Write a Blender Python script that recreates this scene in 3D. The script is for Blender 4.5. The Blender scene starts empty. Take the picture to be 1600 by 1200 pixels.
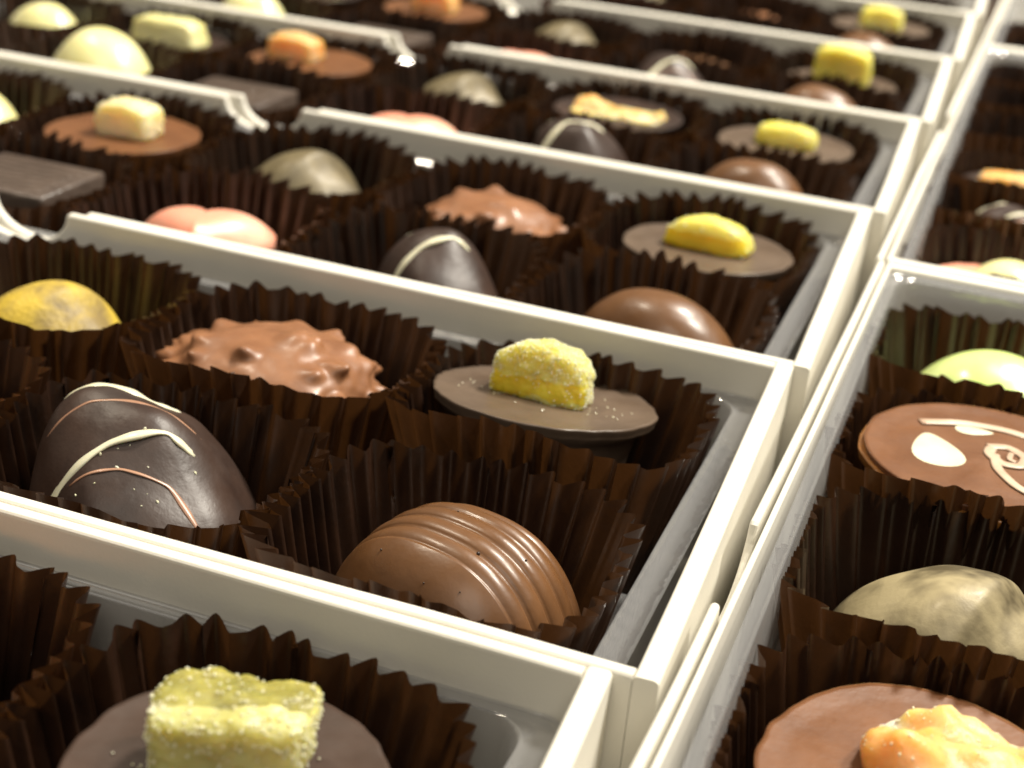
import bpy, bmesh, math, random
from mathutils import Vector, Matrix, Euler, noise
from mathutils.bvhtree import BVHTree

S = 0.01                                   # everything below is written in centimetres
PI = math.pi
scene = bpy.context.scene
col = scene.collection

# ------------------------------------------------------------------ camera
cam_d = bpy.data.cameras.new('camera')
cam = bpy.data.objects.new('camera', cam_d); col.objects.link(cam)
CAM = Vector((2.157, -11.200, 7.945))
ROT = (math.radians(65.449), math.radians(-4.732), math.radians(20.184))
cam.location = CAM * S
cam.rotation_euler = ROT
cam_d.sensor_width = 36; cam_d.lens = 52.75
cam_d.clip_start = 0.005; cam_d.clip_end = 20
cam_d.dof.use_dof = True
cam_d.dof.focus_distance = 0.163
cam_d.dof.aperture_fstop = 28
scene.camera = cam

# ------------------------------------------------------------------ light
w = bpy.data.worlds.new('World'); scene.world = w; w.use_nodes = True
bg = w.node_tree.nodes['Background']
bg.inputs[0].default_value = (1.0, 0.90, 0.75, 1); bg.inputs[1].default_value = 0.17

def area(name, loc, size, power, color, target=(-3, 4, 0)):
    d = bpy.data.lights.new(name, 'AREA'); d.shape = 'DISK'; d.size = size; d.energy = power; d.color = color
    o = bpy.data.objects.new(name, d); col.objects.link(o)
    o.location = Vector(loc) * S
    o.rotation_euler = (Vector(target) * S - o.location).to_track_quat('-Z', 'Y').to_euler()
    return o
area('ceiling_spot_lamp', (26, 62, 92), 0.18, 17.0, (1.0, 0.94, 0.82))
area('ceiling_spot_lamp', (58, 40, 100), 0.18, 13.0, (1.0, 0.94, 0.82))
area('ceiling_spot_lamp', (-60, 30, 110), 0.14, 6.0, (1.0, 0.88, 0.70))
area('camera_side_fill', (20, -70, 90), 0.7, 4.0, (1.0, 0.93, 0.80))  # broad soft fill, added above and behind the camera to lift the shade

scene.view_settings.view_transform = 'Standard'
scene.view_settings.look = 'None'
scene.view_settings.gamma = 1
scene.view_settings.exposure = 0.0
scene.view_settings.use_curve_mapping = False
scene.render.engine = 'CYCLES'
scene.cycles.max_bounces = 10
scene.cycles.transparent_max_bounces = 24
scene.cycles.transmission_bounces = 8
scene.cycles.use_denoising = True

# ------------------------------------------------------------------ materials
def new_mat(name):
    m = bpy.data.materials.new(name); m.use_nodes = True
    nt = m.node_tree; nt.nodes.clear()
    out = nt.nodes.new('ShaderNodeOutputMaterial')
    p = nt.nodes.new('ShaderNodeBsdfPrincipled')
    nt.links.new(p.outputs[0], out.inputs[0])
    return m, nt, p, out

def add_noise(nt, scale, detail=4, coord='Object', dist=0.0, rough=0.55):
    tc = nt.nodes.new('ShaderNodeTexCoord')
    n = nt.nodes.new('ShaderNodeTexNoise')
    n.inputs['Scale'].default_value = scale; n.inputs['Detail'].default_value = detail
    n.inputs['Distortion'].default_value = dist; n.inputs['Roughness'].default_value = rough
    nt.links.new(tc.outputs[coord], n.inputs['Vector'])
    return n

def ramp(nt, src, stops):
    r = nt.nodes.new('ShaderNodeValToRGB')
    el = r.color_ramp.elements
    while len(el) < len(stops): el.new(0.5)
    for e, (pos, c) in zip(el, stops):
        e.position = pos; e.color = (*c, 1)
    nt.links.new(src, r.inputs[0])
    return r

def bump(nt, p, src, strength, dist):
    b = nt.nodes.new('ShaderNodeBump')
    b.inputs['Strength'].default_value = strength; b.inputs['Distance'].default_value = dist
    nt.links.new(src, b.inputs['Height']); nt.links.new(b.outputs[0], p.inputs['Normal'])
    return b

def mat_noisy(name, c1, c2, rough=0.4, scale=150, bscale=600, bs=0.3, bd=0.0003, coat=0.0, sss=0.0, metallic=0.0, lo=0.35, hi=0.65, spec=0.5, rvar=0.0, coat_rough=0.2):
    m, nt, p, out = new_mat(name)
    n = add_noise(nt, scale)
    r = ramp(nt, n.outputs[0], [(lo, c1), (hi, c2)])
    nt.links.new(r.outputs[0], p.inputs['Base Color'])
    p.inputs['Roughness'].default_value = rough
    p.inputs['Metallic'].default_value = metallic
    p.inputs['Specular IOR Level'].default_value = spec
    p.inputs['Coat Weight'].default_value = coat
    p.inputs['Coat Roughness'].default_value = coat_rough
    if sss:
        p.inputs['Subsurface Weight'].default_value = sss
        p.inputs['Subsurface Radius'].default_value = (1.0, 0.6, 0.25)
        p.inputs['Subsurface Scale'].default_value = 0.002
    if rvar:
        n3 = add_noise(nt, scale * 1.7, 5)
        mr = nt.nodes.new('ShaderNodeMapRange')
        mr.inputs['From Min'].default_value = .3; mr.inputs['From Max'].default_value = .7
        mr.inputs['To Min'].default_value = rough - rvar; mr.inputs['To Max'].default_value = rough + rvar
        nt.links.new(n3.outputs[0], mr.inputs[0]); nt.links.new(mr.outputs[0], p.inputs['Roughness'])
    n2 = add_noise(nt, bscale, 3)
    bump(nt, p, n2.outputs[0], bs, bd)
    return m

M = {}
M['card'] = mat_noisy('white_cardboard', (0.72, 0.69, 0.605), (0.80, 0.77, 0.69), 0.62, 55, 2500, 0.25, 0.0001, lo=.3, hi=.7)
M['milk'] = mat_noisy('milk_chocolate', (0.120, 0.053, 0.0195), (0.160, 0.073, 0.028), 0.37, 120, 450, 0.35, 0.00018, coat=0.15, sss=0.08, rvar=.12)
M['milk_pale'] = mat_noisy('pale_milk_chocolate', (0.138, 0.056, 0.022), (0.180, 0.076, 0.031), 0.42, 160, 700, 0.25, 0.0002, coat=0.0, sss=0.1, rvar=.07, spec=.35)
M['nut'] = mat_noisy('nutty_milk_chocolate', (0.20, 0.084, 0.036), (0.30, 0.135, 0.062), 0.42, 160, 700, 0.25, 0.0002, coat=0.08, sss=0.1, rvar=.07)
M['dark'] = mat_noisy('dark_chocolate', (0.026, 0.0135, 0.0095), (0.048, 0.026, 0.018), 0.44, 130, 800, 0.4, 0.00015, coat=0.0, rvar=.08)
M['bloom'] = mat_noisy('matte_dark_chocolate', (0.090, 0.060, 0.040), (0.130, 0.090, 0.062), 0.42, 110, 900, 0.3, 0.0001, coat=0.1, rvar=.08)
M['plum'] = mat_noisy('reddish_dark_chocolate', (0.052, 0.032, 0.023), (0.070, 0.042, 0.031), 0.40, 110, 900, 0.3, 0.0001, coat=0.1, rvar=.08)
M['white'] = mat_noisy('white_chocolate', (0.66, 0.61, 0.42), (0.77, 0.73, 0.54), 0.35, 120, 900, 0.2, 0.0001, coat=0.2, sss=0.1)
M['blush'] = mat_noisy('pale_marbled_swirl', (0.50, 0.34, 0.24), (0.70, 0.56, 0.42), 0.35, 160, 900, 0.2, 0.0001)
M['caramel'] = mat_noisy('caramel_drizzle', (0.30, 0.15, 0.09), (0.42, 0.23, 0.14), 0.35, 200, 900, 0.2, 0.0001, coat=0.3)
M['amber'] = mat_noisy('amber_chocolate_shell', (0.42, 0.17, 0.03), (0.30, 0.12, 0.03), 0.33, 120, 900, 0.2, 0.0001, coat=0.3, sss=.1)
M['pink'] = mat_noisy('pink_chocolate', (0.86, 0.36, 0.24), (0.92, 0.56, 0.40), 0.38, 60, 900, 0.2, 0.0001, coat=0.1, sss=0.2, lo=.4, hi=.6)
M['cream'] = mat_noisy('cream_yellow_chocolate', (0.80, 0.74, 0.28), (0.88, 0.84, 0.48), 0.35, 80, 900, 0.2, 0.0001, coat=0.3, sss=0.2)
M['green'] = mat_noisy('lime_green_chocolate', (0.68, 0.84, 0.26), (0.80, 0.90, 0.40), 0.28, 60, 900, 0.15, 0.0001, coat=0.5, sss=0.15)
M['pearl'] = mat_noisy('pearly_gold_dusted_chocolate', (0.055, 0.041, 0.021), (0.21, 0.165, 0.080), 0.55, 75, 1500, 0.3, 0.0001, coat=0.05, metallic=0.15, lo=.36, hi=.62)
M['champagne'] = mat_noisy('champagne_pearl_chocolate', (0.10, 0.078, 0.040), (0.40, 0.33, 0.185), 0.50, 75, 1500, 0.4, 0.0001, coat=0.05, metallic=0.08, lo=.43, hi=.56, rvar=.1)
M['yellow'] = mat_noisy('yellow_dusted_chocolate', (0.58, 0.41, 0.045), (0.22, 0.155, 0.05), 0.55, 120, 1400, 0.5, 0.0003, coat=0.0, metallic=0.0, lo=.42, hi=.62)
M['slate'] = mat_noisy('greyish_dark_chocolate', (0.065, 0.046, 0.036), (0.105, 0.076, 0.060), 0.38, 250, 500, 0.8, 0.0004, coat=0.1)
M['table'] = mat_noisy('dark_table_wood', (0.035, 0.022, 0.014), (0.06, 0.038, 0.024), 0.5, 30, 400, 0.3, 0.0003)
M['sugar'] = mat_noisy('sugar_crystal', (0.80, 0.78, 0.50), (0.90, 0.88, 0.70), 0.15, 200, 900, 0.1, 0.0001, spec=0.7)

def jelly_mat(name, c1, c2, sc=90):
    m, nt, p, out = new_mat(name)
    n = add_noise(nt, sc, 5)
    r = ramp(nt, n.outputs[0], [(.36, c1), (.64, c2)])
    nt.links.new(r.outputs[0], p.inputs['Base Color'])
    p.inputs['Roughness'].default_value = 0.4
    p.inputs['Subsurface Weight'].default_value = 0.9
    p.inputs['Subsurface Radius'].default_value = (1.0, 0.8, 0.25)
    p.inputs['Subsurface Scale'].default_value = 0.006
    n2 = add_noise(nt, 1300, 4)
    bump(nt, p, n2.outputs[0], 0.6, 0.0003)
    return m
M['jelly'] = jelly_mat('lemon_jelly', (0.66, 0.58, 0.07), (0.78, 0.72, 0.22))
M['jelly_core'] = jelly_mat('clear_lemon_jelly_core', (0.66, 0.47, 0.01), (0.78, 0.62, 0.04))
M['olive_core'] = jelly_mat('clear_lime_jelly_core', (0.22, 0.20, 0.04), (0.42, 0.38, 0.10), 200)
M['jelly_olive'] = jelly_mat('sugared_lime_jelly', (0.44, 0.41, 0.12), (0.76, 0.72, 0.32), 80)
M['ginger'] = jelly_mat('candied_ginger', (0.74, 0.34, 0.08), (0.84, 0.56, 0.28))
M['ginger_pale'] = jelly_mat('pale_candied_ginger', (0.84, 0.66, 0.32), (0.90, 0.78, 0.50))
M['orange'] = jelly_mat('orange_jelly', (0.85, 0.28, 0.06), (0.88, 0.42, 0.14))

def paper_mat():
    m, nt, p, out = new_mat('brown_glassine_paper')
    n = add_noise(nt, 130, 4)
    r = ramp(nt, n.outputs[0], [(.3, (0.0100, 0.0045, 0.0025)), (.7, (0.026, 0.0112, 0.0058))])
    nt.links.new(r.outputs[0], p.inputs['Base Color'])
    p.inputs['Roughness'].default_value = 0.36
    p.inputs['Specular IOR Level'].default_value = 0.45
    n2 = add_noise(nt, 900, 3); b = bump(nt, p, n2.outputs[0], 0.4, 0.0002)
    t = nt.nodes.new('ShaderNodeBsdfTranslucent'); t.inputs[0].default_value = (0.36, 0.135, 0.035, 1)
    nt.links.new(b.outputs[0], t.inputs['Normal'])
    mx = nt.nodes.new('ShaderNodeMixShader'); mx.inputs[0].default_value = 0.062
    nt.links.new(p.outputs[0], mx.inputs[1]); nt.links.new(t.outputs[0], mx.inputs[2]); nt.links.new(mx.outputs[0], out.inputs[0])
    return m
M['paper'] = paper_mat()

def clear_mat():
    m, nt, p, out = new_mat('clear_plastic_sheet')
    nt.nodes.remove(p)
    tr = nt.nodes.new('ShaderNodeBsdfTransparent'); tr.inputs[0].default_value = (0.90, 0.90, 0.91, 1)
    gl = nt.nodes.new('ShaderNodeBsdfGlossy'); gl.inputs['Roughness'].default_value = 0.07; gl.inputs[0].default_value = (1, 1, 1, 1)
    n = add_noise(nt, 140, 3); b = nt.nodes.new('ShaderNodeBump'); b.inputs['Strength'].default_value = .45; b.inputs['Distance'].default_value = .0008
    nt.links.new(n.outputs[0], b.inputs['Height']); nt.links.new(b.outputs[0], gl.inputs['Normal'])
    lw = nt.nodes.new('ShaderNodeLayerWeight'); lw.inputs[0].default_value = 0.28
    mr = nt.nodes.new('ShaderNodeMapRange'); mr.inputs['To Min'].default_value = 0.09; mr.inputs['To Max'].default_value = 0.75
    nt.links.new(lw.outputs['Facing'], mr.inputs[0])
    mx = nt.nodes.new('ShaderNodeMixShader')
    nt.links.new(mr.outputs[0], mx.inputs[0]); nt.links.new(tr.outputs[0], mx.inputs[1]); nt.links.new(gl.outputs[0], mx.inputs[2])
    df = nt.nodes.new('ShaderNodeBsdfDiffuse'); df.inputs[0].default_value = (0.60, 0.60, 0.61, 1)
    tl = nt.nodes.new('ShaderNodeBsdfTranslucent'); tl.inputs[0].default_value = (0.60, 0.60, 0.61, 1)
    m2 = nt.nodes.new('ShaderNodeMixShader'); m2.inputs[0].default_value = .4
    nt.links.new(df.outputs[0], m2.inputs[1]); nt.links.new(tl.outputs[0], m2.inputs[2])
    m3 = nt.nodes.new('ShaderNodeMixShader'); m3.inputs[0].default_value = .30
    nt.links.new(mx.outputs[0], m3.inputs[1]); nt.links.new(m2.outputs[0], m3.inputs[2])
    nt.links.new(m3.outputs[0], out.inputs[0])
    return m
M['clear'] = clear_mat()

# ------------------------------------------------------------------ helpers
def obj(name, bm, mat, parent=None, smooth=True, loc=(0, 0, 0)):
    bmesh.ops.recalc_face_normals(bm, faces=bm.faces)
    me = bpy.data.meshes.new(name)
    for v in bm.verts: v.co *= S
    bm.to_mesh(me); bm.free()
    for m in (mat if isinstance(mat, (list, tuple)) else [mat]): me.materials.append(m)
    if smooth:
        for p in me.polygons: p.use_smooth = True
    o = bpy.data.objects.new(name, me); col.objects.link(o)
    o.location = Vector(loc) * S
    if parent: o.parent = parent
    return o

def tag(o, label, cat, group=None, kind=None):
    if label: o['label'] = label
    if cat: o['category'] = cat
    if group: o['group'] = group
    if kind: o['kind'] = kind
    return o

def empty(name, loc, rz=0):
    o = bpy.data.objects.new(name, None); col.objects.link(o)
    o.empty_display_size = 0.01
    o.location = Vector(loc) * S; o.rotation_euler = (0, 0, rz)
    return o

def grid_surface(fn, nu, nv, close_u=True, bm=None, mi=0):
    """fn(u, v) -> (x, y, z); u in 0..1 runs round, v in 0..1 from the pole outwards."""
    bm = bm or bmesh.new()
    rows = []
    for j in range(nv + 1):
        rows.append([bm.verts.new(fn(i / nu, j / nv)) for i in range(nu if close_u else nu + 1)])
    n = nu if close_u else nu
    for j in range(nv):
        for i in range(n):
            k = (i + 1) % nu if close_u else i + 1
            f = bm.faces.new((rows[j][i], rows[j][k], rows[j + 1][k], rows[j + 1][i])); f.material_index = mi
    return bm

def merge_poles(bm, d=1e-4):
    bmesh.ops.remove_doubles(bm, verts=bm.verts, dist=d)
    return bm

def nz(x, y, z, s, seed=0):
    return noise.noise(Vector((x * s + seed * 7.3, y * s - seed * 3.1, z * s + seed * 1.7)))

def tube(bm, pts, rad, n=8, flat=1.0, mi=0):
    """pts: list of Vector; rad: float or function of t."""
    rings = []
    for i, p in enumerate(pts):
        a = pts[max(0, i - 1)]; b = pts[min(len(pts) - 1, i + 1)]
        t = (b - a).normalized()
        up = Vector((0, 0, 1)) if abs(t.z) < .95 else Vector((1, 0, 0))
        s = t.cross(up).normalized(); u = s.cross(t)
        r = rad(i / (len(pts) - 1)) if callable(rad) else rad
        rings.append([bm.verts.new(p + s * math.cos(2 * PI * k / n) * r + u * math.sin(2 * PI * k / n) * r * flat) for k in range(n)])
    for j in range(len(rings) - 1):
        for k in range(n):
            f = bm.faces.new((rings[j][k], rings[j][(k + 1) % n], rings[j + 1][(k + 1) % n], rings[j + 1][k])); f.material_index = mi
    bm.faces.new(rings[0]).material_index = mi; bm.faces.new(rings[-1][::-1]).material_index = mi
    return bm

def drizzle(src_bm, paths, rad, flat=0.38, seed=0):
    """a strand poured over the surface of src_bm along each path of (x, y)"""
    bvh = BVHTree.FromBMesh(src_bm)
    bm = bmesh.new(); rnd = random.Random(seed)
    for path in paths:
        pts = []
        for i in range(len(path) - 1):
            a = Vector(path[i]); b = Vector(path[i + 1])
            for k in range(14):
                q = a.lerp(b, k / 14)
                hit = bvh.ray_cast(Vector((q.x, q.y, 20)), Vector((0, 0, -1)))
                if hit[0] is not None: pts.append(hit[0] + hit[1] * rad * .15)
        if len(pts) > 3:
            for _ in range(2):
                pts = [pts[0]] + [(pts[i - 1] + pts[i] * 2 + pts[i + 1]) / 4 for i in range(1, len(pts) - 1)] + [pts[-1]]
            ph = rnd.random() * 9
            tube(bm, pts, lambda t: rad * (.8 + .8 * noise.noise(Vector((t * 6 + ph, 0, seed)))) * (1 if .03 < t < .97 else .6), 8, flat)
    return bm

# ------------------------------------------------------------------ cardboard boxes
H = 3.1        # depth of a box below its rim

def wall_mesh(p0, p1, th, notch=None, seed=0):
    """upright panel from p0 to p1 (outer face), th thick towards the left of p0->p1; notch = distance of thumb cut from p0"""
    p0 = Vector(p0); p1 = Vector(p1); d = p1 - p0; L = d.length; d.normalize()
    nrm = Vector((-d.y, d.x))
    out = [(0, -H), (L, -H), (L, 0)]
    if notch:
        r = 0.86; n = 18
        out.append((notch + r + .06, 0)); out.append((notch + r + .015, -.03))
        for k in range(1, n):
            a = PI * k / n
            out.append((notch + r * math.cos(a), -.05 - .62 * r * math.sin(a)))
        out.append((notch - r - .015, -.03)); out.append((notch - r - .06, 0))
    out.append((0, 0))
    # subdivide the long plain top edges so that the card can bow a little
    pts = []
    for i, (s, z) in enumerate(out):
        s2, z2 = out[(i + 1) % len(out)]
        pts.append((s, z))
        if abs(z - z2) < 1e-6 and abs(s2 - s) > 2:
            k = int(abs(s2 - s) / .7)
            for q in range(1, k): pts.append((s + (s2 - s) * q / k, z))
    bm = bmesh.new()
    f0, f1 = [], []
    for s, z in pts:
        wob = .018 * noise.noise(Vector((s * .35, seed * 5.1, 0))) * (1 if z > -1 else .3)
        zz = z + (.010 * noise.noise(Vector((s * .5, seed * 2.2, 4))) if z > -.01 else 0)
        a = p0 + d * s + nrm * wob; b = p0 + d * s + nrm * (th + wob)
        f0.append(bm.verts.new((a.x, a.y, zz))); f1.append(bm.verts.new((b.x, b.y, zz)))
    n = len(pts)
    bm.faces.new(f0); bm.faces.new(f1[::-1])
    for i in range(n):
        bm.faces.new((f0[i], f1[i], f1[(i + 1) % n], f0[(i + 1) % n]))
    bmesh.ops.recalc_face_normals(bm, faces=bm.faces)
    big = set(f for f in bm.faces if len(f.verts) > 4)
    es = [e for e in bm.edges if len(e.link_faces) == 2 and len(big & set(e.link_faces)) == 1
          and min(v.co.z for v in e.verts) > -1.2]
    bmesh.ops.bevel(bm, geom=es, offset=.055, segments=3, profile=.5, affect='EDGES', clamp_overlap=True)
    bmesh.ops.triangulate(bm, faces=[f for f in bm.faces if len(f.verts) > 4])
    return bm

def panel(bm, parent, name='side_wall'):
    o = obj(name, bm, M['card'], parent, smooth=False)
    return o

def tray_mesh(x0, x1, y0, y1, ix0, ix1, iy0, iy1, zt, lip, cells_x, cells_y):
    """clear tray: rim at the walls, ledge at zt, well walls down to the floor, low ridges between the wells"""
    def rr(ax0, ax1, ay0, ay1, r, z, n=6):
        pts = []
        for cx, cy, a0 in ((ax1 - r, ay1 - r, 0), (ax0 + r, ay1 - r, PI / 2), (ax0 + r, ay0 + r, PI), (ax1 - r, ay0 + r, 1.5 * PI)):
            for k in range(n + 1):
                a = a0 + PI / 2 * k / n
                pts.append((cx + r * math.cos(a), cy + r * math.sin(a), z))
        return pts
    prof = [(0, zt + lip), (.02, zt + lip * .5), (.05, zt + .06), (.12, zt), (.5, zt - .015), (.78, zt), (.84, zt + .03), (.89, zt + .035), (.95, zt - .01), (1.0, zt - .1), (1.06, zt - .3), (1.12, zt - 1.0), (1.2, -H + .18)]
    bm = bmesh.new(); rows = []
    for t, z in prof:
        r = .25 + .15 * min(1, t)
        rows.append([bm.verts.new(p) for p in rr(x0 + (ix0 - x0) * t, x1 + (ix1 - x1) * t, y0 + (iy0 - y0) * t, y1 + (iy1 - y1) * t, r, z)])
    n = len(rows[0])
    for j in range(len(rows) - 1):
        for i in range(n):
            bm.faces.new((rows[j][i], rows[j][(i + 1) % n], rows[j + 1][(i + 1) % n], rows[j + 1][i]))
    bm.faces.new(rows[-1])
    # ridges
    zf = -H + .185; zr = -1.75
    def ridge(a, b, horizontal):
        pr = [(-.24, zf), (-.12, zr - .08), (-.06, zr), (.06, zr), (.12, zr - .08), (.24, zf)]
        lines = []
        for o_, z in pr:
            if horizontal: q = ((a[0], a[1] + o_, z), (b[0], b[1] + o_, z))
            else: q = ((a[0] + o_, a[1], z), (b[0] + o_, b[1], z))
            lines.append([bm.verts.new(q[0]), bm.verts.new(q[1])])
        for i in range(len(lines) - 1):
            bm.faces.new((lines[i][0], lines[i][1], lines[i + 1][1], lines[i + 1][0]))
    for x in cells_x: ridge((x, iy0 + .2), (x, iy1 - .2), False)
    for y in cells_y: ridge((ix0 + .2, y), (ix1 - .2, y), True)
    return bm

def make_box(name, label, fr, br, length, th=.245, tl=.165, side='left', group=None, notch=True, ledge=(.52, .16), zt=-.62, lip=.1, cells=None, notch_at=12.45, seed=0):
    """fr, br: outer front-right and back-right corners; the box runs `length` to the left"""
    fl = (fr[0] - length, fr[1]); bl = (br[0] - length, br[1])
    root = empty(name, (fr[0], fr[1], -H))
    def off(bm):
        for v in bm.verts: v.co -= Vector((fr[0], fr[1], -H))
        return bm
    g = .004
    # long walls run the whole length less the end wall at the right, whose folded edge shows at the corner
    panel(off(wall_mesh((fl[0], fl[1]), (fr[0] - th - g, fr[1]), tl, (length - notch_at) if notch else None, seed)), root, 'front_wall')
    panel(off(wall_mesh((br[0] - th - g, br[1]), (bl[0], bl[1]), tl, (notch_at - th) if notch else None, seed + 1)), root, 'back_wall')
    panel(off(wall_mesh(fr, br, th, None, seed + 2)), root, 'end_wall')
    panel(off(wall_mesh((bl[0] , bl[1] - tl - g), (fl[0], fl[1] + tl + g), th, None, seed + 3)), root, 'end_wall')
    bm = bmesh.new()
    e = .01
    q = [(fl[0] + th + e, fl[1] + tl + e), (fr[0] - th - e - .25, fr[1] + tl + e), (br[0] - th - e, br[1] - tl - e), (bl[0] + th + e, bl[1] - tl - e)]
    lo = [bm.verts.new((x, y, -H + .01)) for x, y in q]; hi = [bm.verts.new((x, y, -H + .1)) for x, y in q]
    bm.faces.new(lo[::-1]); bm.faces.new(hi)
    for i in range(4): bm.faces.new((lo[i], lo[(i + 1) % 4], hi[(i + 1) % 4], hi[i]))
    obj('box_floor', off(bm), M['card'], root, smooth=False)
    tag(root, label, 'chocolate box', group)
    # tray
    x1 = min(fr[0], br[0]) - th - .03; x0 = fl[0] + th + .28
    y0 = fr[1] + tl + .03; y1 = br[1] - tl - .03
    return root, (x0, x1, y0, y1)

# ------------------------------------------------------------------ paper cups
def cup_mesh(hx, hy, seed, npl=41, h=2.56, hi=True, spike=.06, up=.22):
    rnd = random.Random(seed)
    spp = 10 if hi else 6
    nr = 11 if hi else 6
    ph = [rnd.uniform(-.12, .12) for _ in range(npl)]
    am = [rnd.uniform(.6, 1.4) for _ in range(npl)]
    ht = [rnd.uniform(-.05, .05) for _ in range(npl)]
    lean = [rnd.uniform(-.04, .04) for _ in range(npl)]
    bm = bmesh.new(); rows = []
    for j in range(nr + 1):
        t = j / nr
        e = 2.1 + 1.65 * t
        sx = 1.32 + (hx - .10 - 1.32) * (t ** .8); sy = 1.25 + (hy - .10 - 1.25) * (t ** .8)
        row = []
        for i in range(npl):
            for k in range(spp):
                f = k / spp
                tri = 1 - abs(2 * f - 1)            # 0 at the valley, 1 at the ridge
                tri = tri * .35 + .65 * (.5 - .5 * math.cos(tri * PI))
                u = (i + f + (ph[i] * math.sin(PI * f))) / npl
                a = 2 * PI * u + lean[i] * t
                c, s = math.cos(a), math.sin(a)
                q = (abs(c) ** e + abs(s) ** e) ** (-1 / e)
                x, y = sx * c * q, sy * s * q
                L = math.hypot(x, y)
                near_side = .5 - .5 * s
                amp = (.035 + (.05 + .06 * near_side) * t) * am[i]
                dr = amp * (tri - .5) * 2 + .05 * noise.noise(Vector((c * 1.3 + seed, s * 1.3, t * .8)))
                x += x / L * dr; y += y / L * dr
                z = t * h + t * t * ((.04 + spike * near_side ** 2) * (tri - .5) + ht[i] * .6 + up * max(0, -s) ** 2 + .08 * noise.noise(Vector((c + seed * 3.3, s, 2))))
                row.append(bm.verts.new((x, y, z)))
        rows.append(row)
    n = len(rows[0])
    for j in range(nr):
        for i in range(n):
            bm.faces.new((rows[j][i], rows[j][(i + 1) % n], rows[j + 1][(i + 1) % n], rows[j + 1][i]))
    bm.faces.new(rows[0][::-1])
    return bm

# ------------------------------------------------------------------ chocolates (origin at the base, cm)
def disc_bm(R, Ht, seed, side=.80, wob=.035, lip=.02):
    def f(u, v):
        a = 2 * PI * u
        c, s = math.cos(a), math.sin(a)
        e = 1 + wob * noise.noise(Vector((c * 1.4, s * 1.4, seed))) + wob * .6 * noise.noise(Vector((c * 5.5, s * 5.5, seed + 9)))
        if v <= .5:
            r = v / .5 * R * e
            return (r * c, r * s, Ht + .012 * noise.noise(Vector((r * c, r * s, seed))) + (lip * max(0, (v - .42) / .08) if v > .42 else 0))
        if v <= .6:
            t = (v - .5) / .1
            return ((R * e - .03 * math.sin(t * PI / 2) ** 2) * c, (R * e - .03 * math.sin(t * PI / 2) ** 2) * s, Ht + lip - t * .14)
        if v <= .97:
            t = (v - .6) / .37
            r = (R - .06) * ((1 - .07 * min(1, t / .06)) if side > .7 else (1 - .10 * min(1, t / .06))) * (1 - (1 - side) * t) + .02
            return (r * c, r * s, (Ht + lip - .14) * (1 - t))
        return (0, 0, 0)
    return merge_poles(grid_surface(f, 120, 60))

def block_bm(dx, dy, dz, seed, taper=(.1, .1), n=26, ex=7, rough=.03, crystals=260, csize=.035, round_top=0.0, bare=.25, core=None):
    """candied block: rounded box with a sugared, uneven skin; material 0 body, 1 crystals"""
    bm = bmesh.new()
    bmesh.ops.create_cube(bm, size=2)
    bmesh.ops.subdivide_edges(bm, edges=bm.edges, cuts=n, use_grid_fill=True)
    for v in bm.verts:
        c = v.co
        m = (abs(c.x) ** ex + abs(c.y) ** ex + abs(c.z) ** ex) ** (1 / ex)
        p = c / m
        k = (p.z + 1) / 2
        x = p.x * dx / 2 * (1 - taper[0] * k); y = p.y * dy / 2 * (1 - taper[1] * k); z = (p.z + 1) * dz / 2
        if round_top: z *= 1 - round_top * (p.x ** 2)
        d = rough * 2.2 * nz(x, y, z, 1.8, seed) + rough * 1.4 * nz(x, y, z, 6, seed) + rough * .8 * nz(x, y, z, 17, seed + 3)
        l = Vector((x, y, z - dz / 2)); l.normalize()
        v.co = Vector((x, y, z)) + l * d
    bm.normal_update()
    if core:
        cd, cz0, cz1 = Vector(core[0]), core[1], core[2]
        for f in bm.faces:
            c = f.calc_center_median()
            q = c.z if abs(cd.z) < .5 else c.y
            if f.normal.dot(cd) > .55 and cz0 < q + .10 * noise.noise(c * 3) < cz1: f.material_index = 2
    rnd = random.Random(seed)
    faces = list(bm.faces)
    tot = 0
    for _ in range(crystals):
        f = rnd.choice(faces)
        c = f.calc_center_median(); nn = f.normal
        if f.material_index == 2 and rnd.random() < .7: continue
        if c.z < .03 or rnd.random() > bare + (1 - bare) * (c.z / dz) ** 2: continue
        s = csize * rnd.uniform(.5, 1.2)
        R = Euler((rnd.random() * 6, rnd.random() * 6, rnd.random() * 6)).to_matrix()
        vs = []
        for sx in (-1, 1):
            for sy in (-1, 1):
                for sz in (-1, 1): vs.append(bm.verts.new(c + nn * s * .25 + R @ Vector((sx * s * .5, sy * s * .5, sz * s * rnd.uniform(.35, .6)))))
        for q in ((0, 1, 3, 2), (4, 6, 7, 5), (0, 4, 5, 1), (2, 3, 7, 6), (0, 2, 6, 4), (1, 5, 7, 3)):
            g = bm.faces.new([vs[i] for i in q]); g.material_index = 1
    return bm

def dome_bm(rx, ry, h, seed=0, p=2.3, lump=.0, peak=(0, 0), facets=0, nu=110, nv=60, skirt=.06):
    def f(u, v):
        a = 2 * PI * u; c, s = math.cos(a), math.sin(a)
        if v > .97: return (0, 0, 0)
        t = min(1, v / .93)
        ang = t * PI / 2
        r = math.sin(ang) ** (2 / p * 1.0); z = math.cos(ang) ** (2 / p)
        fc = 1 - facets * (abs(math.sin(a * 2.5 + seed)) ** 1.3) * math.sin(ang)
        x = rx * r * c * fc + peak[0] * z * z; y = ry * r * s * fc + peak[1] * z * z
        zz = h * z
        if lump:
            k = 1 + lump * noise.noise(Vector((x * 1.1 + seed, y * 1.1, zz * .9)))
            x *= k; y *= k; zz *= 1 + lump * .7 * noise.noise(Vector((x * 1.2, y * 1.2 + seed, 5)))
        return (x, y, max(0, zz))
    return merge_poles(grid_surface(f, nu, nv))

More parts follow.
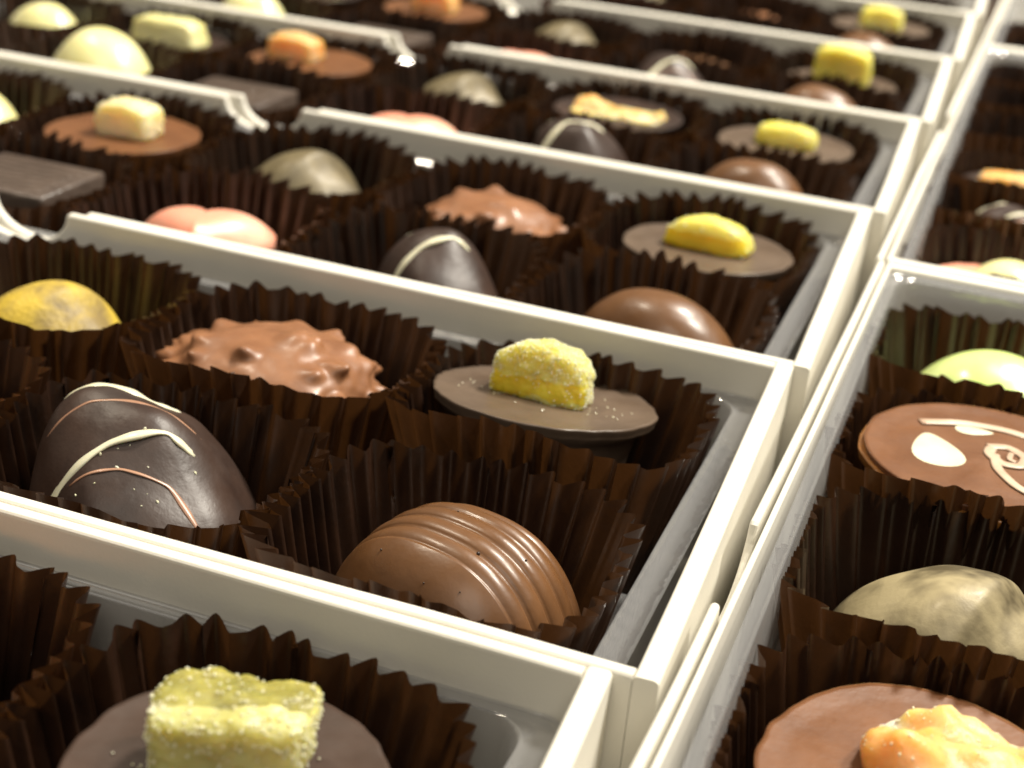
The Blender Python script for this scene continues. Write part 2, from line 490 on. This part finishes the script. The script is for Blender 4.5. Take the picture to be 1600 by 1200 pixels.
def ribbed_bm(L, W, h, ribs=5, rib=.024, seed=0):
    nu, nv = 90, 120
    def f(u, v):
        y = -1 + 2 * v
        s = max(0.0, 1 - abs(y) ** 2.6) ** (1 / 2.3)
        if y > -.40:
            k = (y + .40) / 1.22 * ribs
            fr = k - math.floor(k)
            s *= 1 - rib * (abs(2 * fr - 1) ** 2.2 + .5 * fr) * (1 if k < ribs else 0)
        a = PI * u
        c, sn = math.cos(a), math.sin(a)
        x = L / 2 * s * (abs(c) ** .80) * (1 if c > 0 else -1)
        z = h * s ** .85 * (abs(sn) ** .80)
        return (x, y * W / 2, z)
    bm = grid_surface(f, nu, nv, close_u=False)
    return merge_poles(bm, 1e-3)

def cluster_bm(rx, ry, rz, seed, sub=6, nb=46):
    rnd = random.Random(seed)
    bm = bmesh.new()
    bmesh.ops.create_icosphere(bm, subdivisions=sub, radius=1)
    bumps = []
    for _ in range(nb):
        a = rnd.uniform(0, 2 * PI); z = rnd.uniform(-.6, .97)
        q = math.sqrt(1 - z * z)
        bumps.append((Vector((q * math.cos(a), q * math.sin(a), z)), rnd.uniform(.06, .13), rnd.uniform(.07, .17)))
    for q in range(15):
        a = 2 * PI * (q + rnd.uniform(-.3, .3)) / 15
        bumps.append((Vector((math.cos(a), math.sin(a), rnd.uniform(0, .35))).normalized(), rnd.uniform(.05, .09), rnd.uniform(.12, .24)))
    for v in bm.verts:
        n = v.co.normalized()
        d = 0
        for b, sz, hh in bumps:
            ds = (n - b).length
            if ds < sz * 3: d = max(d, hh * math.exp(-(ds / sz / 1.25) ** 2 * .9))
        k = .9 + d + .06 * noise.noise(n * 2.2 + Vector((seed, 0, 0))) + .010 * noise.noise(n * 7)
        z = n.z
        v.co = Vector((n.x * rx * k, n.y * ry * k, rz * (abs(z) ** .8) * (1 if z > 0 else -1) * k + rz * .9))
    return bm

def heart_bm(w, h, Ht, seed):
    def outline(a):
        x = 16 * math.sin(a) ** 3; y = 13 * math.cos(a) - 5 * math.cos(2 * a) - 2 * math.cos(3 * a) - math.cos(4 * a)
        return x / 17 * w / 2, (y + 2.5) / 15 * h / 2
    def f(u, v):
        ox, oy = outline(2 * PI * u)
        if v <= .7:
            t = v / .7
            return (ox * t, oy * t, Ht - .5 * t ** 3.2)
        t = (v - .7) / .3
        return (ox * (1 - .12 * t), oy * (1 - .12 * t), (Ht - .5) * (1 - t))
    bm = merge_poles(grid_surface(f, 120, 50))
    bmesh.ops.contextual_create(bm, geom=[e for e in bm.edges if e.is_boundary])
    return bm

BASE = -2.88
def thing(name, label, cat, bm, mat, x, y, rz, group, zoff=0, tilt=(0, 0)):
    o = obj(name, bm, mat)
    o.location = Vector((x, y, BASE + zoff)) * S
    o.rotation_euler = (tilt[0], tilt[1], rz)
    return tag(o, label, cat, group)

G_CH = 'filled chocolates in the boxes'
_k = [0]
def sd():
    _k[0] += 1
    return _k[0] * 3 + 1

def jelly_disc(label, x, y, mat='bloom', R=1.5, Ht=2.45, top='jelly', size=(1.35, .78, .62), tp=(0, 0), trz=0, rz=0, taper=(.1, .25), near=False, tilt=(0, 0), nm='chocolate_disc', csize=.035, rt=.12, ex=7, cr=None, lean=None, nugget=False, core=None, core_mat='jelly_core'):
    s = sd()
    o = thing(nm, label, 'chocolate', disc_bm(R, Ht, s, side=.62), M[mat], x, y, rz, G_CH, tilt=tilt)
    b = block_bm(*size, s, taper=taper, n=34 if near else 16, ex=ex, rough=.03 if near else .02,
                 crystals=(cr if cr is not None else (1500 if near else 120)), csize=csize, round_top=rt, core=core)
    if nugget:
        for v in b.verts:
            p = v.co
            v.co = p + Vector((p.x * .3, p.y * .3, 1 if p.z > .1 else 0)) * (.28 * noise.noise(Vector((p.x * 1.6, p.y * 1.6, s))) + .10 * noise.noise(Vector((p.x * 4.5, p.y * 4.5, p.z * 4))))
    t = obj('jelly_topping' if 'jelly' in top or top == 'orange' else 'candied_ginger_topping', b, [M[top], M['sugar'], M[core_mat]], o)
    t.location = Vector((tp[0], tp[1], Ht - .03)) * S
    if near:
        gb = bmesh.new(); rnd = random.Random(s)
        for _ in range(34):
            a = rnd.uniform(0, 2 * PI); q = rnd.uniform(.35, .95) ** .7
            gx = tp[0] + math.cos(a) * size[0] * q * .95; gy = tp[1] + math.sin(a) * size[1] * q * 1.1
            if math.hypot(gx, gy) > R * .93: continue
            bmesh.ops.create_icosphere(gb, subdivisions=1, radius=rnd.uniform(.007, .016), matrix=Matrix.Translation((gx, gy, Ht + .016)) @ Matrix.Diagonal((1, .7, .7, 1)))
        obj('loose_sugar_grains', gb, M['sugar'], o, smooth=False)
    t.rotation_euler = ((lean or (0, 0))[0], (lean or (0, 0))[1], trz)
    return o

def ribbed(label, x, y, rz=-.25, L=2.9, W=2.45, h=2.15, ribs=5, **k):
    bm = ribbed_bm(L, W, h, ribs); src = bm.copy(); bvh = BVHTree.FromBMesh(src)
    o = thing('ribbed_chocolate', label, 'chocolate', bm, M['milk'], x, y, rz, G_CH, **k)
    pb = bmesh.new(); rnd = random.Random(8)
    for px, py, q in ((.42, -.28, .022), (-.55, -.70, .012), (.15, -.85, .010), (.8, .1, .012), (-.2, .2, .010), (.55, -.75, .009)):
        hit = bvh.ray_cast(Vector((px, py, 20)), Vector((0, 0, -1)))
        if hit[0] is not None: bmesh.ops.create_icosphere(pb, subdivisions=2, radius=q, matrix=Matrix.Translation(hit[0] - hit[1] * q * .75))
    obj('air_bubbles', pb, M['dark'], o); src.free()
    return o

def egg(label, x, y, rx=1.42, ry=1.15, h=2.2, rz=-.15, mat='milk', nm='domed_chocolate', **k):
    s = sd()
    return thing(nm, label, 'chocolate', dome_bm(rx, ry, h, s, p=2.25, lump=.03), M[mat], x, y, rz, G_CH, **k)

def truffle(label, x, y, rz=0, R=1.4, h=2.5, near=False, stripes=3, s=None, peak=(-.30, .22), pw=2.3):
    s = s or sd()
    bm = dome_bm(R, R * .98, h, s, p=pw, lump=.11, peak=peak, facets=.085, nu=150, nv=80)
    src = bm.copy()
    o = thing('striped_truffle', label, 'chocolate', bm, M['dark'], x, y, rz, G_CH)
    q = R
    allp = [
        ('white', .10, [(-1.22 * q, -.05 * q), (-.85 * q, .22 * q), (-.42 * q, .42 * q), (-.1 * q, .62 * q)]),
        ('white', .105, [(-.62 * q, -.72 * q), (-.52 * q, -.42 * q), (-.28 * q, -.12 * q), (.05 * q, .16 * q), (.25 * q, .22 * q)]),
        ('caramel', .048, [(-.42 * q, -.42 * q), (-.12 * q, -.22 * q), (.22 * q, -.10 * q), (.60 * q, -.22 * q), (.90 * q, -.38 * q)]),
        ('caramel', .036, [(-.90 * q, -.2 * q), (-.6 * q, .12 * q), (-.2 * q, .3 * q), (.2 * q, .42 * q)]),
        ('caramel', .036, [(-.2 * q, .02 * q), (.1 * q, .10 * q), (.45 * q, .02 * q), (.72 * q, -.2 * q)]),
    ]
    for m, r, path in allp[:stripes]:
        d = drizzle(src, [path], r, seed=s)
        if d.verts: obj('chocolate_drizzle', d, M[m], o)
        else: d.free()
    if near:
        bvh = BVHTree.FromBMesh(src); rnd = random.Random(5); cb = bmesh.new()
        for _ in range(20):
            px, py = rnd.gauss(.05, .5), rnd.gauss(-.55, .3)
            hit = bvh.ray_cast(Vector((px, py, 20)), Vector((0, 0, -1)))
            if hit[0] is None: continue
            sz = rnd.choice((.012, .016, .02, .03))
            bmesh.ops.create_icosphere(cb, subdivisions=1, radius=sz, matrix=Matrix.Translation(hit[0]) @ Euler((rnd.random() * 3, rnd.random() * 3, 0)).to_matrix().to_4x4() @ Matrix.Diagonal((1, .55, .6, 1)))
        obj('pale_specks', cb, M['sugar'], o, smooth=False)  # small pale flattened specks strewn over the front of the dome
    src.free()
    return o

def rocher(label, x, y, rx=1.45, ry=1.3, rz_=.85, rot=0, sub=5, mat='nut', zoff=.75, nb=34, s=None):
    return thing('nut_cluster', label, 'chocolate', cluster_bm(rx, ry, rz_, s or sd(), sub, nb), M[mat], x, y, rot, G_CH, zoff=zoff)

def wave_bm(R, h, s, ridge=.22):
    """low shell with one swooping crest"""
    def f(u, v):
        a = 2 * PI * u; c, sn = math.cos(a), math.sin(a)
        if v > .97: return (0, 0, 0)
        t = min(1, v / .93); ang = t * PI / 2
        r = math.sin(ang) ** .9; z = math.cos(ang) ** .80
        w = 1 + .05 * math.sin(a * 3 + s) + .02 * math.sin(a * 7 + s)
        x = R * 1.08 * r * c * w; y = R * .95 * r * sn * w
        k = (x * .8 - y * .6) - .30 + .30 * math.sin((x * .6 + y * .8) * 1.1)
        crest = ridge * (math.exp(-(k / .22) ** 2) if k > 0 else math.exp(-(k / .75) ** 2))
        zz = h * z + crest * (1 - t ** 4) * z ** .3 + .06 * noise.noise(Vector((x * 1.3 + s, y * 1.3, 0))) * z ** .3
        return (x, y, zz)
    return merge_poles(grid_surface(f, 140, 80))

def shell(label, x, y, rz=0, R=1.4, h=2.25, mat='pearl', ridge=.22):
    return thing('shell_chocolate', label, 'chocolate', wave_bm(R, h, sd(), ridge), M[mat], x, y, rz, G_CH)

def heart(label, x, y, rz=0, Ht=2.42, w=2.5, h=2.3):
    return thing('heart_chocolate', label, 'chocolate', heart_bm(w, h, Ht, 1), M['pink'], x, y, rz, G_CH)

def plaque(label, x, y, rz=0, w=2.2, d=1.9, Ht=2.35):
    s = sd()
    bm = bmesh.new(); bmesh.ops.create_cube(bm, size=1)
    for v in bm.verts: v.co = Vector((v.co.x * w * (1 if v.co.z > 0 else .96), v.co.y * d * (1 if v.co.z > 0 else .96), (v.co.z + .5) * Ht))
    bmesh.ops.bevel(bm, geom=bm.edges[:], offset=.07, segments=3, profile=.5, affect='EDGES')
    o = thing('square_chocolate', label, 'chocolate', bm, M['slate'], x, y, rz, G_CH)
    pb = bmesh.new()
    rnd = random.Random(s)
    for k in range(7):
        yy = -d * .36 + k * d * .12
        pts = [Vector((-w * .4 + q * w * .8 / 12, yy + .03 * math.sin(q * 1.9 + k), Ht + .004)) for q in range(13)]
        tube(pb, pts, .022, 6, .6)
    obj('raised_lines', pb, M['bloom'], o)
    return o

# ------------------------------------------------------------------ setting
bm = bmesh.new()
vs = [bm.verts.new(p) for p in ((-140, -60, 0), (140, -60, 0), (140, 160, 0), (-140, 160, 0))]
bm.faces.new(vs)
tb = obj('table_top', bm, M['table'], loc=(0, 0, -H - .02)); tag(tb, 'dark table top glimpsed under the white boxes', None, None, 'structure')

# left column of boxes, front to back: outer front-right corner, outer back-right corner
LEFT = [((0.12, -8.0), (-0.27, -0.03)),
        ((0.16, 0.00), (-0.07, 7.97)),
        ((0.15, 8.00), (-0.09, 15.97)),
        ((0.17, 16.02), (-0.05, 23.80)),
        ((0.20, 23.84), (-0.02, 31.78)),
        ((0.20, 31.82), (-0.02, 39.90)),
        ((0.16, 39.94), (-0.06, 47.9))]
ORD = ['the lowest', 'the second lowest', 'the third lowest', 'the fourth lowest', 'the fifth lowest', 'the sixth lowest', 'the farthest']
G_BOX = 'open white chocolate boxes'
BOXLAB = ['open white cardboard box cut by the bottom left edge of the photo',
          'open white box holding the ribbed chocolate and striped truffle, in sharp focus',
          'open white box with smooth milk dome, just behind the sharply focused box',
          'open white box, third behind the bottom one on the left side',
          'open white blurred box, fourth behind the bottom one on the left side',
          'open white blurred box, fifth behind the bottom one on the left side',
          'open white box at the very top edge of the photo']
PITCH = 3.95
def cell(k, r, c):
    fr = LEFT[k][0]; br = LEFT[k][1]
    xo = (fr[0] + br[0]) / 2 - .05
    if k == 0: xo = -.30
    x = -2.72 if c == 0 else -4.66 - PITCH * (c - .5)
    return xo + x, fr[1] + (2.15, 5.80)[r]
G_TRAY = 'clear plastic trays in the boxes'
for k, (fr, br) in enumerate(LEFT):
    root, (x0, x1, y0, y1) = make_box('chocolate_box', BOXLAB[k], fr, br, 25.0, group=G_BOX, seed=k * 4 + 1)
    cx = [cell(k, 0, c)[0] - PITCH / 2 for c in range(5)]
    cy = [(cell(k, 0, 0)[1] + cell(k, 1, 0)[1]) / 2]
    bm = tray_mesh(x0, x1, y0, y1, x0 + .1, x1 - .40, y0 + .12, y1 - .10, -.62, .1, cx, cy)
    for v in bm.verts: v.co -= Vector((fr[0], fr[1], 0))
    t = obj('plastic_tray', bm, M['clear'], loc=(fr[0], fr[1], 0))
    tag(t, 'clear plastic tray lining the ' + BOXLAB[k].replace('open white ', ''), 'tray', G_TRAY)

# right column: boxes lie the other way, long wall with its thumb cut beside the left column
G_BOXR = 'open white chocolate boxes'
RIGHT = [((.16, -8.35), (.40, 13.2), 'open white box lying lengthwise at the bottom right with the green chocolate'),
         ((.34, 13.3), (.50, 34.55), 'open white box lying lengthwise, second from the bottom on the right side'),
         ((.50, 34.65), (.62, 56.0), 'open white box in the top right corner of the photo')]
for k, (fl, bl, lab) in enumerate(RIGHT):
    W = 8.0; th = .22
    root = empty('chocolate_box', (fl[0], fl[1], -H))
    fr = (fl[0] + W, fl[1]); br = (bl[0] + W, bl[1]); Ly = bl[1] - fl[1]
    def off(bm):
        for v in bm.verts: v.co -= Vector((fl[0], fl[1], -H))
        return bm
    panel(off(wall_mesh((bl[0], bl[1]), (fl[0], fl[1]), .10, Ly / 2 - .05, 40 + k)), root, 'side_wall')
    panel(off(wall_mesh((bl[0] + .16, bl[1] - .01), (fl[0] + .16, fl[1] + .01), .07, None, 41 + k)), root, 'inner_lining')
    panel(off(wall_mesh(fr, br, th, Ly / 2, 44 + k)), root, 'side_wall')
    panel(off(wall_mesh((fl[0] + th + .004, fl[1]), (fr[0] - th - .004, fr[1]), th, None, 48 + k)), root, 'front_wall')
    panel(off(wall_mesh((br[0] - th - .004, br[1]), (bl[0] + th + .004, bl[1]), th, None, 52 + k)), root, 'back_wall')
    bm = bmesh.new(); e = .01
    q = [(fl[0] + th + .15, fl[1] + th + e), (fr[0] - th - e, fr[1] + th + e), (br[0] - th - e, br[1] - th - e), (bl[0] + th + e, bl[1] - th - e)]
    lo = [bm.verts.new((x, y, -H + .01)) for x, y in q]; hi = [bm.verts.new((x, y, -H + .1)) for x, y in q]
    bm.faces.new(lo[::-1]); bm.faces.new(hi)
    for i in range(4): bm.faces.new((lo[i], lo[(i + 1) % 4], hi[(i + 1) % 4], hi[i]))
    obj('box_floor', off(bm), M['card'], root, smooth=False)
    tag(root, lab, 'chocolate box', G_BOXR)
    x0 = bl[0] + th + .01; x1 = fr[0] - th - .02; y0 = fl[1] + th + .03; y1 = bl[1] - th - .03
    bm = tray_mesh(x0, x1, y0, y1, x0 + .17, x1 - .2, y0 + .14, y1 - .14, -.13, .05, [4.7], [y1 - 2.3 - 3.4 * q for q in range(1, 6)])
    for v in bm.verts: v.co -= Vector((fl[0], fl[1], 0))
    t = obj('plastic_tray', bm, M['clear'], loc=(fl[0], fl[1], 0))
    tag(t, 'clear plastic tray lining the ' + lab.replace('open white ', ''), 'tray', G_TRAY)

# ------------------------------------------------------------------ cups and chocolates
G_CUP = 'brown pleated paper cups'
POOL = {}
def cup(x, y, label, hx=2.0, hy=1.82, near=False, seed=None, z=BASE, npl=41, h=2.56, up=.22):
    s = seed or sd()
    key = (hx, hy, s % 5, npl, h)
    if near:
        o = obj('paper_cup', cup_mesh(hx, hy, s, npl, h, spike=.13, up=up), M['paper'])
    else:
        if key not in POOL:
            POOL[key] = o = obj('paper_cup', cup_mesh(hx, hy, s, npl, h, hi=False), M['paper'])
        else:
            o = POOL[key].copy(); col.objects.link(o)
        if s % 2: o.rotation_euler = (0, 0, PI)
    o.location = Vector((x, y, z)) * S
    tag(o, label, 'paper cup', G_CUP)
    return o

def place(k, r, c, fn, desc, dx=0, dy=0, **kw):
    x, y = cell(k, r, c)
    near = k <= 1
    hc = 2.56 if k < 2 else 2.47
    where = ['in the bottom left box', 'in the second box up, left side', 'in the third box up, left side', 'in the fourth box up, left side',
             'in the fifth box up, left side', 'in the sixth box up, left side', 'in the topmost box, left side'][k]
    cup(x, y, 'brown paper cup around ' + ' '.join(desc.split()[:5]) + ' ' + where, near=near, h=hc, up=.38 if (k, r, c) == (1, 1, 0) else .22)
    fn(desc + ' ' + where, x + dx, y + dy, **kw)

# --- lowest box
place(0, 1, 0, jelly_disc, 'dark disc topped with big sugared jelly slab', mat='plum', R=1.40, Ht=2.35, dx=.05, dy=-.1, top='jelly_olive', size=(1.22, .85, .78), taper=(-.12, .0), near=True, tp=(.0, .15), trz=.33, csize=.021, cr=1500, core=((0, 0, 1), -.12, .5), core_mat='olive_core', rt=0)
place(0, 1, 1, jelly_disc, 'dark disc with orange jelly', mat='dark', R=1.3, top='orange', size=(2.1, 1.3, .6), near=True, Ht=2.0, cr=200, dx=-.10, ex=4)
# --- focused box
place(1, 0, 0, ribbed, 'ribbed milk chocolate dome', h=2.6, dy=.15, ribs=6, L=3.2, W=2.7, dx=.06)
place(1, 1, 0, jelly_disc, 'grey-brown disc with half-round lemon jelly', near=True, dx=-.32, dy=-.05, R=1.52, tilt=(-.19, 0), size=(1.42, .70, .78), csize=.016, cr=5200, rt=.30, core=((0, -1, 0), .06, .32), ex=5, tp=(-.05, .0), Ht=2.45)
place(1, 0, 1, truffle, 'dark truffle with white stripes and sugar crumbs', near=True, s=7, h=2.85, R=1.60, dx=.08, dy=.1, stripes=4, peak=(-.78, .48), pw=2.12)
place(1, 1, 1, rocher, 'knobbly milk chocolate nut cluster', sub=6, s=11, rx=1.6, ry=1.35, zoff=1.08, dx=-.27)
place(1, 0, 2, jelly_disc, 'orange jelly topped dark disc', mat='dark', top='orange', Ht=2.0, cr=100)
place(1, 1, 2, shell, 'yellow dusted crinkled chocolate', mat='yellow', ridge=.22, h=2.42)
# --- third box
place(2, 0, 0, egg, 'smooth milk chocolate dome', h=2.65, rx=1.72, dx=.2, dy=.1)
place(2, 1, 0, jelly_disc, 'grey-brown disc with lemon jelly', dx=.15, dy=-.1, Ht=2.3, tilt=(-.05, 0), size=(1.6, .8, .6), ex=4, rt=.3, core=((0, -1, 0), .05, .35))
place(2, 0, 1, truffle, 'dark truffle with white stripes', h=2.8, R=1.32, dx=.5, dy=.1, s=7, stripes=2)
place(2, 1, 1, rocher, 'knobbly milk nut cluster', zoff=.95)
place(2, 0, 2, heart, 'pink heart chocolate', rz=.3)
place(2, 1, 2, shell, 'gold dusted dome', h=2.5, R=1.5)
place(2, 0, 3, plaque, 'flat square dark chocolate', dx=.25, dy=.1, Ht=2.45)
place(2, 1, 3, jelly_disc, 'milk disc with pale ginger cube', mat='milk_pale', top='ginger_pale', size=(1.2, .8, .7), taper=(.05, .05), Ht=2.35, tp=(.15, 0))
place(2, 1, 4, egg, 'cream yellow dome', mat='cream', h=2.7, dx=.35)
# --- fourth box
place(3, 0, 0, egg, 'smooth milk chocolate dome', h=2.8, dy=.1, rx=1.6)
place(3, 1, 0, jelly_disc, 'grey-brown disc with lemon jelly', Ht=2.3, size=(1.4, .75, .5), ex=4)
place(3, 0, 1, truffle, 'dark truffle with white stripes', h=3.0, dx=.3, dy=.1, stripes=2)
place(3, 1, 1, jelly_disc, 'dark disc with flat orange almond topping', mat='dark', top='ginger', size=(2.2, 1.0, .14), cr=0, Ht=2.35, nugget=True)
place(3, 0, 2, heart, 'pink heart chocolate', rz=.3, dx=.25)
place(3, 1, 2, shell, 'gold dusted dome', h=2.5, R=1.5)
place(3, 0, 3, plaque, 'flat square dark chocolate')
place(3, 1, 3, jelly_disc, 'milk disc with orange ginger cube', mat='milk_pale', top='ginger', size=(1.3, .8, .6), taper=(.05, .05), tp=(-.45, .1), Ht=2.35)
place(3, 0, 4, egg, 'large cream yellow dome', mat='cream', h=3.15, rx=1.6, ry=1.4, dx=.3, dy=.2)
place(3, 1, 4, jelly_disc, 'dark disc with long pale yellow jelly', mat='dark', top='cream', size=(1.9, 1.0, .7), cr=0, Ht=2.2)
place(3, 1, 5, egg, 'cream dome with amber rim', mat='cream', h=2.7, dx=.2)
# --- fifth box
place(4, 0, 0, egg, 'smooth milk chocolate dome', h=2.8, dy=.1, rx=1.6)
place(4, 1, 0, jelly_disc, 'grey-brown disc with tall lemon jelly block', size=(1.5, .8, 1.0), taper=(.03, .03), Ht=2.2)
place(4, 0, 1, truffle, 'dark truffle with white stripes', h=2.9, dx=.3)
place(4, 1, 1, rocher, 'dark orange-edged nut cluster', mat='milk')
place(4, 0, 2, heart, 'pink heart chocolate', rz=.3)
place(4, 1, 2, shell, 'gold dusted dome', h=2.5, R=1.5)
place(4, 0, 3, plaque, 'flat square dark chocolate')
place(4, 1, 3, jelly_disc, 'milk disc with orange ginger cube', mat='milk_pale', top='ginger', size=(1.3, .8, .65), taper=(.05, .05))
place(4, 0, 4, egg, 'cream yellow dome', mat='cream', h=3.0)
place(4, 1, 4, jelly_disc, 'dark disc with pale yellow jelly', mat='dark', top='cream', size=(1.6, 1.0, .7), cr=0)
# --- sixth box
place(5, 0, 0, egg, 'smooth milk chocolate dome', h=2.8, dy=.1, rx=1.6)
place(5, 1, 0, jelly_disc, 'grey-brown disc with lemon jelly')
place(5, 0, 1, truffle, 'dark truffle with white stripes')
place(5, 1, 1, rocher, 'knobbly milk nut cluster')
place(5, 0, 2, heart, 'pink heart chocolate', rz=.3)
place(5, 1, 2, shell, 'gold dusted dome', h=2.5, R=1.5)
place(6, 0, 0, egg, 'smooth milk chocolate dome')

# --- right column
def place_r(k, y, fn, desc, x=2.62, dx=0, dy=0, near=False, **kw):
    where = ['in the bottom right box', 'in the middle box on the right', 'in the top right box'][k]
    cup(x, y, 'brown paper cup around ' + ' '.join(desc.split()[:5]) + ' ' + where, hx=1.95, hy=1.78, near=near)
    fn(desc + ' ' + where, x + dx, y + dy, **kw)

def flower_disc(label, x, y, rz=0):
    s = sd(); Ht = 2.5; R = 1.6
    o = thing('flower_chocolate', label, 'chocolate', disc_bm(R, Ht - .05, s, side=.7), M['amber'], x, y, rz, G_CH)
    t = obj('milk_chocolate_top', disc_bm(R * .97, .09, s + 1, side=.96, wob=.02), M['milk_pale'], o, loc=(0, 0, Ht - .05))
    pb = bmesh.new()
    def petal(cx, cy, L, w, a):
        def f(u, v):
            th_ = 2 * PI * u; t_ = v
            px = L * .5 * t_ * math.cos(th_); py = w * .5 * t_ * math.sin(th_) * (1 - .45 * math.cos(th_))
            X = cx + px * math.cos(a) - py * math.sin(a); Y = cy + px * math.sin(a) + py * math.cos(a)
            return (X, Y, Ht + .045 + .018 * math.cos(t_ * PI / 2))
        grid_surface(f, 30, 6, bm=pb)
    petal(-.62, -.12, .95, .62, 1.9)
    petal(-.2, .72, .5, .25, .2)
    def arc(pts, r):
        P = []
        for i in range(len(pts) - 1):
            for q in range(8):
                a_, b_ = Vector((*pts[i], Ht + .052)), Vector((*pts[i + 1], Ht + .052)); P.append(a_.lerp(b_, q / 8))
        for _ in range(6): P = [P[0]] + [(P[i - 1] + P[i] * 2 + P[i + 1]) / 4 for i in range(1, len(P) - 1)] + [P[-1]]
        tube(pb, P, r, 8, .2, mi=1)
    arc([(-.9, .62), (-.4, .88), (.2, .95), (.8, .75), (1.15, .4)], .085)
    arc([(.0, .3), (.25, .42), (.5, .2), (.45, -.1), (.2, -.15), (.02, .1), (.05, .3)], .08)
    arc([(.1, .1), (.15, -.3), (.4, -.7), (.7, -.9)], .07)
    arc([(.3, .25), (.28, .05), (.38, .0)], .04)
    merge_poles(pb)
    obj('white_swirl_decoration', pb, [M['white'], M['blush']], o)
    return o

place_r(0, 10.65, egg, 'glossy lime green dome', mat='green', rx=1.6, ry=1.4, h=2.6, near=True, x=2.6, rz=0)
place_r(0, 7.15, flower_disc, 'amber edged disc with white flower swirl', near=True)
place_r(0, 3.85, shell, 'pearly olive gold shell', near=True, R=1.5, h=2.4, mat='champagne')
place_r(0, .35, jelly_disc, 'milk disc with chunk of candied ginger', near=True, mat='milk_pale', R=1.52, top='ginger', size=(2.05, 1.45, .42), tp=(.36, .30), Ht=2.3, ex=3.2, nugget=True, csize=.014, cr=500)
def pink_rim(label, x, y, **k):
    o = egg(label, x, y, mat='cream', rx=1.35, ry=1.2, h=2.5)
    bm = disc_bm(1.6, 1.9, 3, side=.8)
    obj('pink_rim', bm, M['pink'], o)
    return o
place_r(1, 15.6, pink_rim, 'cream dome on pink base')
place_r(1, 19.0, truffle, 'dark truffle with pale stripes')
place_r(1, 21.7, jelly_disc, 'dark disc with orange ginger', mat='dark', top='ginger', size=(1.7, .9, .35), tp=(-.3, 0), Ht=2.2)
place_r(1, 25.8, shell, 'olive gold dome')
place_r(1, 29.2, egg, 'dark chocolate dome', mat='dark')
place_r(1, 32.5, egg, 'milk chocolate dome')
place_r(2, 36.7, egg, 'dark chocolate dome', mat='dark')
place_r(2, 40.1, egg, 'milk chocolate dome')
